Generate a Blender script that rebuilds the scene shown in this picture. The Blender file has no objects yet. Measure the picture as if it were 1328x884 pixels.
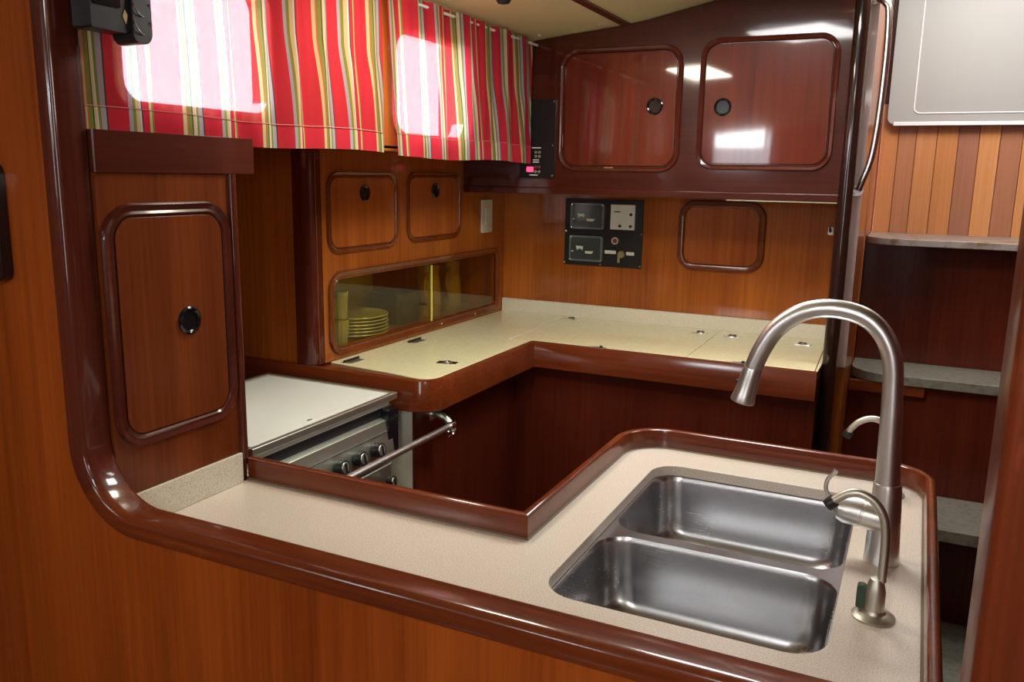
import bpy, bmesh, math, random
from mathutils import Vector, Matrix
random.seed(7)
PI = math.pi
sc = bpy.context.scene
COL = sc.collection

# ------------------------------------------------------------------ camera
cam = bpy.data.cameras.new('camera'); camo = bpy.data.objects.new('camera', cam); COL.objects.link(camo)
cam.sensor_fit = 'HORIZONTAL'; cam.sensor_width = 36.0
cam.lens = 36.0 * 1089.05 / 1328.0
cam.clip_start = 0.02
_y, _p, _r = math.radians(25.643), math.radians(11.215), math.radians(1.0016)
fw = Vector((-math.sin(_y)*math.cos(_p), math.cos(_y)*math.cos(_p), -math.sin(_p)))
rt = Vector((math.cos(_y), math.sin(_y), 0)); up = rt.cross(fw)
r2 = rt*math.cos(_r) + up*math.sin(_r); u2 = -rt*math.sin(_r) + up*math.cos(_r)
camo.matrix_world = Matrix(((r2.x, u2.x, -fw.x, .53995), (r2.y, u2.y, -fw.y, -.93582), (r2.z, u2.z, -fw.z, .6), (0, 0, 0, 1)))
sc.camera = camo

# ------------------------------------------------------------------ world, lights, exposure
w = bpy.data.worlds.new('sky'); sc.world = w; w.use_nodes = True
bg = w.node_tree.nodes['Background']; bg.inputs[0].default_value = (0.86, 0.93, 1.0, 1); bg.inputs[1].default_value = 8.0
vs = sc.view_settings
vs.view_transform = 'Standard'; vs.look = 'None'; vs.gamma = 1; vs.use_curve_mapping = False
vs.exposure = 0.18

def area(name, loc, target, sx, sy, power, col):
    l = bpy.data.lights.new(name, 'AREA'); l.shape = 'RECTANGLE'; l.size = sx; l.size_y = sy; l.energy = power; l.color = col
    o = bpy.data.objects.new(name, l); COL.objects.link(o); o.location = loc
    o.rotation_euler = (Vector(target) - Vector(loc)).to_track_quat('-Z', 'Y').to_euler()
    return o
area('hatch_daylight', (0.35, -1.75, 1.14), (0.35, -1.6, 0), .5, .5, 10, (1.0, .96, .90))
area('galley_hatch_daylight', (.11, 1.01, 1.105), (.09, 1.0, 0), .33, .33, 8, (1.0, .985, .95))
area('galley_fill_light', (-.36, .62, 1.03), (-.42, .75, 0), .20, .20, 6, (1.0, .93, .76))  # unseen overhead fill added to brighten the deeper galley
area('companionway_daylight', (.72, 1.72, 1.35), (.72, 1.95, .2), .42, .5, 8.5, (1.0, .95, .88))
area('rear_fill_light', (.95, -3.3, .55), (.3, 1.0, .1), .55, 1.1, 14, (.96, .98, 1.0))  # fill added behind the camera to put highlights on the metal
area('starboard_fill_light', (1.86, -1.45, .92), (-.9, 1.4, .35), .9, .28, 9, (1.0, .97, .92))  # added fill in front of a solid wall, brightens the left lockers
area('saloon_window_daylight', (-1.5, -2.3, .92), (0.3, 0.6, .3), .28, .9, 7, (.95, .98, 1.0))
area('stern_window_daylight', (-.95, -3.3, 1.02), (-.2, 1.5, .4), .42, .32, 10, (.97, .98, 1.0))

# ------------------------------------------------------------------ materials
def new_mat(name):
    m = bpy.data.materials.new(name); m.use_nodes = True
    nt = m.node_tree; return m, nt, nt.nodes['Principled BSDF']

def plain(name, col, rough=.5, metal=0.0, coat=0.0, spec=.5, emit=None, es=0):
    m, nt, b = new_mat(name)
    b.inputs['Base Color'].default_value = (*col, 1); b.inputs['Roughness'].default_value = rough
    b.inputs['Metallic'].default_value = metal; b.inputs['Coat Weight'].default_value = coat
    b.inputs['Coat Roughness'].default_value = .06
    b.inputs['Specular IOR Level'].default_value = spec
    if emit: b.inputs['Emission Color'].default_value = (*emit, 1); b.inputs['Emission Strength'].default_value = es
    # slight surface variation
    n = nt.nodes.new('ShaderNodeTexNoise'); n.inputs['Scale'].default_value = 60
    tc = nt.nodes.new('ShaderNodeTexCoord'); nt.links.new(tc.outputs['Object'], n.inputs['Vector'])
    mr = nt.nodes.new('ShaderNodeMapRange'); mr.inputs['To Min'].default_value = max(rough-.015, 0); mr.inputs['To Max'].default_value = rough+.015
    nt.links.new(n.outputs['Fac'], mr.inputs['Value']); nt.links.new(mr.outputs[0], b.inputs['Roughness'])
    return m

def wood(name, dark, light, grain='Z', rough=.32, coat=.5, coat_rough=.08, fine=105, bands=0.0, band_axis='X', band_w=.2, figure=.5, worn=0.0):
    m, nt, b = new_mat(name); N = nt.nodes; L = nt.links
    tc = N.new('ShaderNodeTexCoord')
    mp = N.new('ShaderNodeMapping'); s = {'X': (1, 1, 1)}
    sc_ = [fine, fine, fine]; sc_['XYZ'.index(grain)] = fine*.022
    mp.inputs['Scale'].default_value = sc_; L.new(tc.outputs['Object'], mp.inputs['Vector'])
    n1 = N.new('ShaderNodeTexNoise'); n1.inputs['Scale'].default_value = 1.0; n1.inputs['Detail'].default_value = 5; n1.inputs['Roughness'].default_value = .6
    L.new(mp.outputs[0], n1.inputs['Vector'])
    mp2 = N.new('ShaderNodeMapping'); s2 = [6.5]*3; s2['XYZ'.index(grain)] = .8
    mp2.inputs['Scale'].default_value = s2; L.new(tc.outputs['Object'], mp2.inputs['Vector'])
    n2 = N.new('ShaderNodeTexNoise'); n2.inputs['Scale'].default_value = 1.0; n2.inputs['Detail'].default_value = 3; n2.inputs['Distortion'].default_value = .6
    L.new(mp2.outputs[0], n2.inputs['Vector'])
    mx = N.new('ShaderNodeMath'); mx.operation = 'MULTIPLY_ADD'; mx.inputs[1].default_value = .42
    L.new(n1.outputs['Fac'], mx.inputs[0])
    m2 = N.new('ShaderNodeMath'); m2.operation = 'MULTIPLY'; m2.inputs[1].default_value = figure
    L.new(n2.outputs['Fac'], m2.inputs[0]); L.new(m2.outputs[0], mx.inputs[2])
    val = mx.outputs[0]
    if bands:
        sp = N.new('ShaderNodeSeparateXYZ'); L.new(tc.outputs['Object'], sp.inputs[0])
        d = N.new('ShaderNodeMath'); d.operation = 'DIVIDE'; d.inputs[1].default_value = band_w; L.new(sp.outputs[band_axis], d.inputs[0])
        f = N.new('ShaderNodeMath'); f.operation = 'FLOOR'; L.new(d.outputs[0], f.inputs[0])
        wn = N.new('ShaderNodeTexWhiteNoise'); wn.noise_dimensions = '1D'; L.new(f.outputs[0], wn.inputs['W'])
        ad = N.new('ShaderNodeMath'); ad.operation = 'MULTIPLY_ADD'; ad.inputs[1].default_value = bands
        L.new(wn.outputs['Value'], ad.inputs[0]); L.new(val, ad.inputs[2]); val = ad.outputs[0]
    r = N.new('ShaderNodeValToRGB'); r.color_ramp.elements[0].position = .27; r.color_ramp.elements[0].color = (*dark, 1)
    r.color_ramp.elements[1].position = .66 + bands*.8; r.color_ramp.elements[1].color = (*light, 1)
    L.new(val, r.inputs['Fac'])
    colout = r.outputs['Color']
    if worn:
        n3 = N.new('ShaderNodeTexNoise'); n3.inputs['Scale'].default_value = 14; n3.inputs['Detail'].default_value = 6
        mp3 = N.new('ShaderNodeMapping'); s3 = [2.5]*3; s3['XYZ'.index(grain)] = .7; mp3.inputs['Scale'].default_value = s3
        L.new(tc.outputs['Object'], mp3.inputs['Vector']); L.new(mp3.outputs[0], n3.inputs['Vector'])
        r3 = N.new('ShaderNodeValToRGB'); r3.color_ramp.elements[0].position = .62; r3.color_ramp.elements[1].position = .70
        L.new(n3.outputs['Fac'], r3.inputs['Fac'])
        mu = N.new('ShaderNodeMath'); mu.operation = 'MULTIPLY'; mu.inputs[1].default_value = worn; L.new(r3.outputs[0], mu.inputs[0])
        mix = N.new('ShaderNodeMixRGB'); mix.inputs[2].default_value = (min(light[0]*2.2, .6), light[1]*2.6, light[2]*3, 1)
        L.new(mu.outputs[0], mix.inputs[0]); L.new(colout, mix.inputs[1]); colout = mix.outputs[0]
    L.new(colout, b.inputs['Base Color'])
    b.inputs['Roughness'].default_value = rough; b.inputs['Coat Weight'].default_value = coat; b.inputs['Coat Roughness'].default_value = coat_rough
    b.inputs['Specular IOR Level'].default_value = .12
    bp = N.new('ShaderNodeBump'); bp.inputs['Strength'].default_value = .04; bp.inputs['Distance'].default_value = .004
    L.new(n1.outputs['Fac'], bp.inputs['Height']); L.new(bp.outputs[0], b.inputs['Normal'])
    bp2 = N.new('ShaderNodeBump'); bp2.inputs['Strength'].default_value = .10; bp2.inputs['Distance'].default_value = .004
    L.new(n2.outputs['Fac'], bp2.inputs['Height']); L.new(bp2.outputs[0], b.inputs['Coat Normal'])
    return m

def speckle(name, base, spots, rough=.35, scale=420, amt=.5, coat=0.0):
    m, nt, b = new_mat(name); N = nt.nodes; L = nt.links
    tc = N.new('ShaderNodeTexCoord'); n = N.new('ShaderNodeTexNoise'); n.inputs['Scale'].default_value = scale; n.inputs['Detail'].default_value = 2
    L.new(tc.outputs['Object'], n.inputs['Vector'])
    r = N.new('ShaderNodeValToRGB'); r.color_ramp.elements[0].position = .5-.2*amt; r.color_ramp.elements[0].color = (*spots, 1)
    r.color_ramp.elements[1].position = .52; r.color_ramp.elements[1].color = (*base, 1)
    L.new(n.outputs['Fac'], r.inputs['Fac'])
    n2 = N.new('ShaderNodeTexNoise'); n2.inputs['Scale'].default_value = 5; L.new(tc.outputs['Object'], n2.inputs['Vector'])
    mx = N.new('ShaderNodeMixRGB'); mx.blend_type = 'MULTIPLY'; mx.inputs[0].default_value = .12
    L.new(r.outputs[0], mx.inputs[1]); L.new(n2.outputs['Fac'], mx.inputs[2]); L.new(mx.outputs[0], b.inputs['Base Color'])
    b.inputs['Roughness'].default_value = rough; b.inputs['Coat Weight'].default_value = coat
    return m

def brushed(name, col, rough=.3, axis='Z', var=.12, scale=300):
    m, nt, b = new_mat(name); N = nt.nodes; L = nt.links
    b.inputs['Metallic'].default_value = 1; b.inputs['Base Color'].default_value = (*col, 1)
    tc = N.new('ShaderNodeTexCoord'); mp = N.new('ShaderNodeMapping'); s = [scale]*3; s['XYZ'.index(axis)] = scale*.03
    mp.inputs['Scale'].default_value = s; L.new(tc.outputs['Object'], mp.inputs['Vector'])
    n = N.new('ShaderNodeTexNoise'); n.inputs['Scale'].default_value = 1; n.inputs['Detail'].default_value = 4; L.new(mp.outputs[0], n.inputs['Vector'])
    n2 = N.new('ShaderNodeTexNoise'); n2.inputs['Scale'].default_value = 9; n2.inputs['Detail'].default_value = 1; L.new(tc.outputs['Object'], n2.inputs['Vector'])
    a = N.new('ShaderNodeMath'); a.operation = 'ADD'; L.new(n.outputs['Fac'], a.inputs[0]); L.new(n2.outputs['Fac'], a.inputs[1])
    mr = N.new('ShaderNodeMapRange'); mr.inputs['From Min'].default_value = .6; mr.inputs['From Max'].default_value = 1.4
    mr.inputs['To Min'].default_value = max(.03, rough-var); mr.inputs['To Max'].default_value = rough+var
    L.new(a.outputs[0], mr.inputs['Value']); L.new(mr.outputs[0], b.inputs['Roughness'])
    return m

TEAK_D, TEAK_L = (.17, .034, .004), (.52, .150, .022)
M = {}
M['teak'] = wood('varnished_teak', TEAK_D, TEAK_L, 'Z', bands=.12, band_axis='X', band_w=.21)
M['teak_front'] = wood('bulkhead_teak', (.14, .022, .003), (.40, .088, .010), 'Z', rough=.4, bands=.1, band_axis='X', band_w=.3, coat=.4, coat_rough=.15)
M['teak_side'] = wood('locker_teak', (.18, .036, .004), (.52, .150, .022), 'Z', bands=.08, band_axis='Y', band_w=.3)
M['teak_door'] = wood('locker_door_teak', (.20, .035, .005), (.50, .14, .022), 'Z', coat=.8, fine=60)
M['teak_frame'] = wood('door_frame_teak', (.085, .017, .004), (.24, .060, .012), 'Z', coat=.7)
M['teak_dark'] = wood('left_locker_mahogany', (.070, .013, .004), (.20, .045, .010), 'Z', coat=.35, coat_rough=.2)
M['mahogany'] = wood('red_mahogany_trim', (.045, .0075, .0042), (.13, .026, .012), 'Z', coat=.8, coat_rough=.07, rough=.3)
M['mahogany_x'] = wood('red_mahogany_fiddle', (.060, .0095, .003), (.21, .041, .009), 'X', coat=.8, coat_rough=.1, rough=.3)
M['mahogany_y'] = wood('red_mahogany_shelf', (.045, .0085, .0048), (.11, .022, .011), 'Y', coat=.6, coat_rough=.12)
M['rail_wood'] = wood('bulkhead_moulding', (.052, .0085, .003), (.22, .044, .010), 'X', coat=.8, coat_rough=.12, rough=.3, worn=.12)
M['cab_mahog'] = wood('upper_cabinet_mahogany', (.030, .005, .0028), (.085, .015, .006), 'X', coat=.9, coat_rough=.07)
M['cab_door'] = wood('upper_door_mahogany', (.060, .0075, .0028), (.17, .024, .006), 'Z', coat=1.0, coat_rough=.05, fine=60)
M['well'] = wood('well_panel_mahogany', (.045, .006, .003), (.12, .019, .007), 'Z', coat=.35, coat_rough=.2)
M['post'] = wood('black_brown_post', (.012, .005, .004), (.03, .010, .007), 'Z', coat=1, coat_rough=.06, rough=.25)
M['pillar'] = wood('red_brown_pillar', (.075, .012, .004), (.22, .042, .011), 'Z', coat=.3, coat_rough=.25, worn=.25)
M['near_top'] = speckle('beige_speckled_laminate', (.74, .655, .555), (.54, .44, .35), .30, 520, .6, .25)
M['far_top'] = speckle('cream_laminate', (.84, .79, .48), (.80, .74, .43), .22, 100, .5, .3)
M['splash'] = speckle('cream_backsplash', (.74, .68, .52), (.66, .60, .45), .35, 300, .5)
M['near_splash'] = speckle('speckled_backsplash', (.72, .66, .54), (.52, .44, .33), .4, 420, .7)
M['white_panel'] = plain('white_painted_panel', (.62, .60, .50), .45)
M['stove_lid'] = plain('white_enamel_lid', (.70, .72, .65), .38, spec=.3)
M['steel'] = brushed('brushed_steel_sink', (.46, .46, .47), .26, 'X', .018)
M['steel_faucet'] = brushed('brushed_nickel_faucet', (.74, .73, .71), .34, 'Z', .02)
M['chrome'] = plain('polished_chrome', (.88, .88, .88), .17, 1)
M['satin'] = plain('stove_satin_steel', (.82, .86, .74), .40, 1)
M['dull_metal'] = plain('tarnished_metal', (.58, .55, .47), .42, 1)
M['black'] = plain('black_plastic', (.012, .012, .013), .35)
M['black_gloss'] = plain('black_gloss', (.008, .008, .010), .12, coat=.5)
M['black_panel'] = plain('black_instrument_panel', (.008, .008, .009), .32)
M['dark_grey'] = plain('dark_grey_plastic', (.045, .06, .058), .2, coat=.6)
M['grey_clear'] = plain('grey_clear_cover', (.13, .17, .165), .2, coat=.6)
M['white_plastic'] = plain('white_plastic', (.75, .76, .70), .4)
M['red_plastic'] = plain('dark_red_plastic', (.22, .03, .03), .35)
M['brass'] = plain('worn_brass', (.55, .47, .28), .3, 1)
M['ceil'] = plain('cream_ceiling_board', (.84, .82, .50), .55)
M['grey_board'] = plain('light_grey_hatch', (.36, .35, .335), .45)
M['grey_edge'] = plain('hatch_white_edge', (.80, .80, .80), .4)
M['rubber_tread'] = speckle('grey_tread', (.165, .15, .115), (.11, .10, .075), .5, 60, .9)
M['floor'] = wood('sole_board', (.05, .02, .01), (.12, .05, .02), 'Y')
M['hull'] = wood('saloon_teak_lining', (.15, .035, .009), (.34, .10, .025), 'Z', rough=.5, coat=.1)
M['red_led'] = plain('red_display', (.5, .02, .05), .4, emit=(1, .05, .12), es=2.2)
M['verdigris'] = plain('green_corroded_fitting', (.03, .06, .035), .6)
M['plate'] = plain('cream_crockery', (.62, .60, .45), .25, coat=.4)
M['yellow_item'] = plain('yellow_green_board', (.60, .58, .20), .5)
M['dark_item'] = plain('dark_crockery', (.05, .045, .035), .4)
M['amber_item'] = plain('amber_jug', (.35, .20, .06), .25, coat=.5)
M['edge_sheen'] = plain('board_edge_sheen', (.45, .30, .26), .3, coat=.5)  # pale tone paints the light caught by the varnished board edge

def glassy(name, tint, gloss=.9):
    m = bpy.data.materials.new(name); m.use_nodes = True; nt = m.node_tree; N = nt.nodes; L = nt.links
    N.remove(N['Principled BSDF'])
    t = N.new('ShaderNodeBsdfTransparent'); t.inputs[0].default_value = (*tint, 1)
    g = N.new('ShaderNodeBsdfGlossy'); g.inputs[1].default_value = .03
    f = N.new('ShaderNodeLayerWeight'); f.inputs[0].default_value = .5
    pw = N.new('ShaderNodeMath'); pw.operation = 'POWER'; pw.inputs[1].default_value = 4.0; L.new(f.outputs['Facing'], pw.inputs[0])
    mu = N.new('ShaderNodeMath'); mu.operation = 'MULTIPLY_ADD'; mu.inputs[1].default_value = .9*gloss; mu.inputs[2].default_value = .045*gloss; L.new(pw.outputs[0], mu.inputs[0])
    mx = N.new('ShaderNodeMixShader'); L.new(mu.outputs[0], mx.inputs[0]); L.new(t.outputs[0], mx.inputs[1]); L.new(g.outputs[0], mx.inputs[2])
    L.new(mx.outputs[0], N['Material Output'].inputs[0]); return m
M['tinted'] = glassy('bronze_tinted_pane', (.88, .84, .55), .8)
M['clear'] = glassy('clear_pane', (.93, .95, .95))
M['tumbler'] = plain('ribbed_glass', (.34, .35, .28), .10, coat=1.0)

def cloth(name, weave):
    m = bpy.data.materials.new(name); m.use_nodes = True; nt = m.node_tree; N = nt.nodes; L = nt.links
    N.remove(N['Principled BSDF'])
    uv = N.new('ShaderNodeUVMap'); uv.uv_map = 'UVMap'
    sp = N.new('ShaderNodeSeparateXYZ'); L.new(uv.outputs[0], sp.inputs[0])
    d = N.new('ShaderNodeMath'); d.operation = 'DIVIDE'; d.inputs[1].default_value = .200; L.new(sp.outputs['X'], d.inputs[0])
    f = N.new('ShaderNodeMath'); f.operation = 'FRACT'; L.new(d.outputs[0], f.inputs[0])
    r = N.new('ShaderNodeValToRGB'); cr = r.color_ramp; cr.interpolation = 'CONSTANT'
    red = (.60, .035, .055); cream = (.62, .50, .26); green = (.22, .25, .055); dark = (.06, .065, .06); lav = (.42, .38, .42); white = (.66, .62, .56); coral = (.60, .13, .07)
    stops = [(0, red), (.22, cream), (.265, coral), (.28, green), (.325, dark), (.34, cream), (.375, white), (.39, green), (.42, lav), (.47, dark), (.485, red),
             (.68, lav), (.72, green), (.755, cream), (.80, white), (.82, dark), (.835, red), (.90, cream), (.925, green), (.945, red)]
    cr.elements[0].position = 0; cr.elements[0].color = (*stops[0][1], 1)
    cr.elements[1].position = stops[1][0]; cr.elements[1].color = (*stops[1][1], 1)
    for p, c in stops[2:]:
        e = cr.elements.new(p); e.color = (*c, 1)
    L.new(f.outputs[0], r.inputs['Fac'])
    df = N.new('ShaderNodeBsdfDiffuse'); tl = N.new('ShaderNodeBsdfTranslucent'); L.new(r.outputs[0], df.inputs[0]); L.new(r.outputs[0], tl.inputs[0])
    m1 = N.new('ShaderNodeMixShader'); m1.inputs[0].default_value = .5 if weave else .42; L.new(df.outputs[0], m1.inputs[1]); L.new(tl.outputs[0], m1.inputs[2])
    tr = N.new('ShaderNodeBsdfTransparent')
    m2 = N.new('ShaderNodeMixShader'); m2.inputs[0].default_value = weave; L.new(m1.outputs[0], m2.inputs[1]); L.new(tr.outputs[0], m2.inputs[2])
    L.new(m2.outputs[0], N['Material Output'].inputs[0]); return m
M['cloth'] = cloth('striped_curtain_cloth', .105)
M['cloth_hem'] = cloth('striped_curtain_double_hem', 0.0)
M['stitch'] = plain('hem_stitching', (.55, .20, .18), .8)
M['cord'] = plain('black_cable', (.03, .015, .015), .35)

# ------------------------------------------------------------------ helpers
ROOT = {}
def obj(name, bm, mat, parent=None, bevel=0, smooth=35, kind=None):
    off = Vector(ROOT.get(parent.name, (0, 0, 0))) if parent else Vector((0, 0, 0))
    if off.length: bmesh.ops.translate(bm, vec=-off, verts=bm.verts)
    bmesh.ops.recalc_face_normals(bm, faces=bm.faces)
    me = bpy.data.meshes.new(name); bm.to_mesh(me); bm.free()
    mats = mat if isinstance(mat, (list, tuple)) else [mat]
    for x in mats: me.materials.append(M[x] if isinstance(x, str) else x)
    if smooth:
        me.polygons.foreach_set('use_smooth', [True]*len(me.polygons)); me.set_sharp_from_angle(angle=math.radians(smooth))
    o = bpy.data.objects.new(name, me); COL.objects.link(o)
    if parent: o.parent = parent; ROOT[o.name] = tuple(off)
    if bevel:
        b = o.modifiers.new('bevel', 'BEVEL'); b.width = bevel; b.segments = 2; b.limit_method = 'ANGLE'; b.angle_limit = math.radians(50); b.harden_normals = True
    if kind: o['kind'] = kind
    return o
def tag(o, label=None, cat=None, group=None, kind=None):
    if label: o['label'] = label
    if cat: o['category'] = cat
    if group: o['group'] = group
    if kind: o['kind'] = kind
    return o
def thing(name, label, cat, loc, group=None):
    o = bpy.data.objects.new(name, None); COL.objects.link(o); o.location = loc; o.empty_display_size = .05
    ROOT[o.name] = tuple(loc); return tag(o, label, cat, group)
def struct(name, bm, mat, label=None, **k): return tag(obj(name, bm, mat, **k), kind='structure', label=label)
B = bmesh.new
def box(bm, x0, x1, y0, y1, z0, z1):
    v = [bm.verts.new((x, y, z)) for x in (x0, x1) for y in (y0, y1) for z in (z0, z1)]
    for f in ((0, 1, 3, 2), (4, 6, 7, 5), (0, 4, 5, 1), (2, 3, 7, 6), (0, 2, 6, 4), (1, 5, 7, 3)): bm.faces.new([v[i] for i in f])
    return bm
def bx(*a): return box(B(), *a)
def arc(cx, cy, r, a0, a1, n=8):
    return [(cx + r*math.cos(math.radians(a0 + (a1-a0)*i/n)), cy + r*math.sin(math.radians(a0 + (a1-a0)*i/n))) for i in range(n+1)]
def rrect(u0, u1, v0, v1, r, n=7):
    if not isinstance(r, (tuple, list)): r = (r,)*4   # bl, br, tr, tl
    p = []
    for (cx, cy, rr, a) in ((u0+r[0], v0+r[0], r[0], 180), (u1-r[1], v0+r[1], r[1], 270), (u1-r[2], v1-r[2], r[2], 0), (u0+r[3], v1-r[3], r[3], 90)):
        p += arc(cx, cy, rr, a, a+90, n) if rr > 1e-5 else [(cx, cy)]
    return p
def plate(bm, outer, holes, mp, d0, d1):
    t = B(); loops = []
    for lp in [outer] + list(holes):
        vs_ = [t.verts.new((p[0], p[1], 0)) for p in lp]; loops.append(vs_)
        for i in range(len(vs_)): t.edges.new((vs_[i], vs_[(i+1) % len(vs_)]))
    bmesh.ops.triangle_fill(t, use_beauty=True, use_dissolve=False, edges=t.edges[:])
    t.verts.index_update()
    A = [bm.verts.new(mp(v.co.x, v.co.y, d1)) for v in t.verts]; C = [bm.verts.new(mp(v.co.x, v.co.y, d0)) for v in t.verts]
    for f in t.faces:
        ix = [v.index for v in f.verts]
        bm.faces.new([A[i] for i in ix]); bm.faces.new([C[i] for i in reversed(ix)])
    for vs_ in loops:
        for i in range(len(vs_)):
            a, b = vs_[i].index, vs_[(i+1) % len(vs_)].index
            bm.faces.new((A[a], A[b], C[b], C[a]))
    t.free(); return bm
def sweep(bm, pts, prof, mp, closed=True, pclosed=True):
    """profile (a along the left normal of the 2D path, b along the plane normal)"""
    n = len(pts); rings = []
    for i, p in enumerate(pts):
        a = pts[i-1] if (closed or i > 0) else None; c = pts[(i+1) % n] if (closed or i < n-1) else None
        P = Vector(p)
        d1 = (P-Vector(a)).normalized() if a else None; d2 = (Vector(c)-P).normalized() if c else None
        if d1 is None: d1 = d2
        if d2 is None: d2 = d1
        n1 = Vector((-d1.y, d1.x)); n2 = Vector((-d2.y, d2.x)); nn = (n1+n2)
        nn = nn/max(nn.length_squared/2, .3) if nn.length > 1e-6 else n1
        rings.append([bm.verts.new(mp(P.x+nn.x*q, P.y+nn.y*q, h)) for q, h in prof])
    m = len(prof)
    for i in range(n if closed else n-1):
        r0, r1 = rings[i], rings[(i+1) % n]
        for j in range(m if pclosed else m-1):
            bm.faces.new((r0[j], r0[(j+1) % m], r1[(j+1) % m], r1[j]))
    if not closed and pclosed: bm.faces.new(rings[0]); bm.faces.new(rings[-1][::-1])
    return bm
def catmull(pts, k=6):
    P = [Vector(p) for p in pts]; P = [2*P[0]-P[1]] + P + [2*P[-1]-P[-2]]; out = []
    for i in range(1, len(P)-2):
        for j in range(k):
            t = j/k; a, b, c, d = P[i-1], P[i], P[i+1], P[i+2]
            out.append(.5*((2*b) + (c-a)*t + (2*a-5*b+4*c-d)*t*t + (3*b-a-3*c+d)*t**3))
    out.append(P[-2]); return out
def tube(bm, pts, rad, n=16, caps=True):
    P = [Vector(p) for p in pts]; R = rad if isinstance(rad, (list, tuple)) else [rad]*len(P)
    T = [(P[min(i+1, len(P)-1)]-P[max(i-1, 0)]).normalized() for i in range(len(P))]
    nrm = T[0].orthogonal().normalized(); rings = []
    for i, p in enumerate(P):
        nrm = (nrm - T[i]*nrm.dot(T[i])).normalized(); bn = T[i].cross(nrm)
        rings.append([bm.verts.new(p + (nrm*math.cos(2*PI*k/n) + bn*math.sin(2*PI*k/n))*R[i]) for k in range(n)])
    for i in range(len(P)-1):
        for k in range(n): bm.faces.new((rings[i][k], rings[i][(k+1) % n], rings[i+1][(k+1) % n], rings[i+1][k]))
    if caps: bm.faces.new(rings[0][::-1]); bm.faces.new(rings[-1])
    return bm
def lathe(bm, prof, origin, axis=(0, 0, 1), n=28):
    """profile (radius, distance along the axis)"""
    ax = Vector(axis).normalized(); u = ax.orthogonal().normalized(); v = ax.cross(u); O = Vector(origin); rings = []
    for r, h in prof:
        if r < 1e-6: rings.append([bm.verts.new(O+ax*h)])
        else: rings.append([bm.verts.new(O+ax*h+(u*math.cos(2*PI*k/n)+v*math.sin(2*PI*k/n))*r) for k in range(n)])
    for a, b in zip(rings, rings[1:]):
        for k in range(n):
            k2 = (k+1) % n
            if len(a) == 1 and len(b) == 1: continue
            if len(a) == 1: bm.faces.new((a[0], b[k], b[k2]))
            elif len(b) == 1: bm.faces.new((a[k], b[0], a[k2]))
            else: bm.faces.new((a[k], b[k], b[k2], a[k2]))
    return bm
def disc_cap(r, h, bev=.15):
    b = min(r, h)*bev; return [(0, 0), (r, 0), (r, h-b), (r-b, h), (0, h)]
# planes: (u, v, d) -> world ; d is height off the surface towards the viewer
def planeY(Y): return lambda u, v, d: Vector((u, Y-d, v))      # faces -Y, u = X
def planeX(X): return lambda u, v, d: Vector((X+d, u, v))      # faces +X, u = Y
def planeZ(Z): return lambda u, v, d: Vector((u, v, Z+d))
HALF = [(0, -.004), (0, .003), (.003, .007), (.010, .009), (.017, .007), (.020, .003), (.020, -.004)]
def moulding(width, h, cove=True):
    w_ = width
    return [(0, -.004), (0, h*.45), (w_*.14, h*.85), (w_*.35, h*.55 if cove else h), (w_*.6, h*.75 if cove else h), (w_*.85, h), (w_, h*.4), (w_, -.004)]
def ring_pull(parent, mp, u, v, r, mat_ring='black_gloss'):
    """round finger hole with a raised rim"""
    c = mp(u, v, 0); ax = (mp(u, v, 1)-c)
    o = obj('finger_pull', lathe(B(), [(0, .0006), (r*.72, .0006), (r*.76, .003), (r*.88, .0045), (r, .003), (r, -.001)], c, ax), mat_ring, parent)
    o['label'] = 'black round finger pull'
    return o
def door(parent, mp, rect, rad, wm=.018, h=.009, mat='teak_door', frame_mat='mahogany', pull=None, pr=.014, gap=.003, thick=.010, name='door'):
    u0, u1, v0, v1 = rect
    d = obj(name, plate(B(), rrect(u0+gap, u1-gap, v0+gap, v1-gap, rad-gap), [], mp, .0005, .0045), mat, parent, bevel=.0015)
    sw = rrect(u0, u1, v0, v1, rad)[::-1]
    obj('door_frame', sweep(B(), sw, moulding(wm, h), mp), frame_mat, parent)
    if pull: ring_pull(d, lambda u, v, dd: mp(u, v, dd+.0046), pull[0], pull[1], pr)
    return d

# ================================================================== STRUCTURE
FLOOR = -.92
struct('floor', bx(-1.7, 2.2, -3.6, 2.6, FLOOR-.04, FLOOR), 'floor')
# near bulkhead with the round-cornered opening
XI, ZI = -.615, .065           # inner edges of the opening
bm = B()
outer = [(-1.65, FLOOR), (.62, FLOOR), (.62, .045), ] + [(-.50, .045)] + arc(-.525, .155, .11, 270, 180, 8)[1:] + [(-.635, 1.25), (-1.65, 1.25)]
plate(bm, outer, [], planeY(-.080), -.045, 0)
wn_ = struct('wall_near', bm, 'teak_front')
wn_['label'] = 'glossy orange-brown teak bulkhead in the foreground with round-cornered opening'
# rounded moulding along the opening: path runs down the jamb, round the corner, along the sill
path = [(XI, 1.24), (XI, .7), (XI, .30)] + arc(XI+.105, ZI+.105, .105, 180, 270, 12) + [(-.2, ZI), (.2, ZI), (.62, ZI)]
path = path[::-1]       # so that the left normal points into the bulkhead
def trimmap(u, v, d): return Vector((u, -.035-d, v))
prof = [(.034, -.004), (.034, .050), (.032, .053), (.029, .054), (.010, .0535), (.0055, .052), (.002, .0485), (.0003, .044), (0, .038), (0, .004), (.001, .001), (.003, -.002)]
# left normal of the reversed path must point away from the opening
prof = [(-a, b) for a, b in prof]
bm = sweep(B(), path[::-1], prof, trimmap, closed=False)
for f in bm.faces:
    c = f.calc_center_median(); f.material_index = 1 if (c.z > .17 or (c.x < -.55 and c.z > .10)) else 0
obj('opening_moulding', bm, ['rail_wood', 'mahogany'], wn_, smooth=32)['label'] = 'dark red varnished rounded moulding edging the opening'

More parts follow.
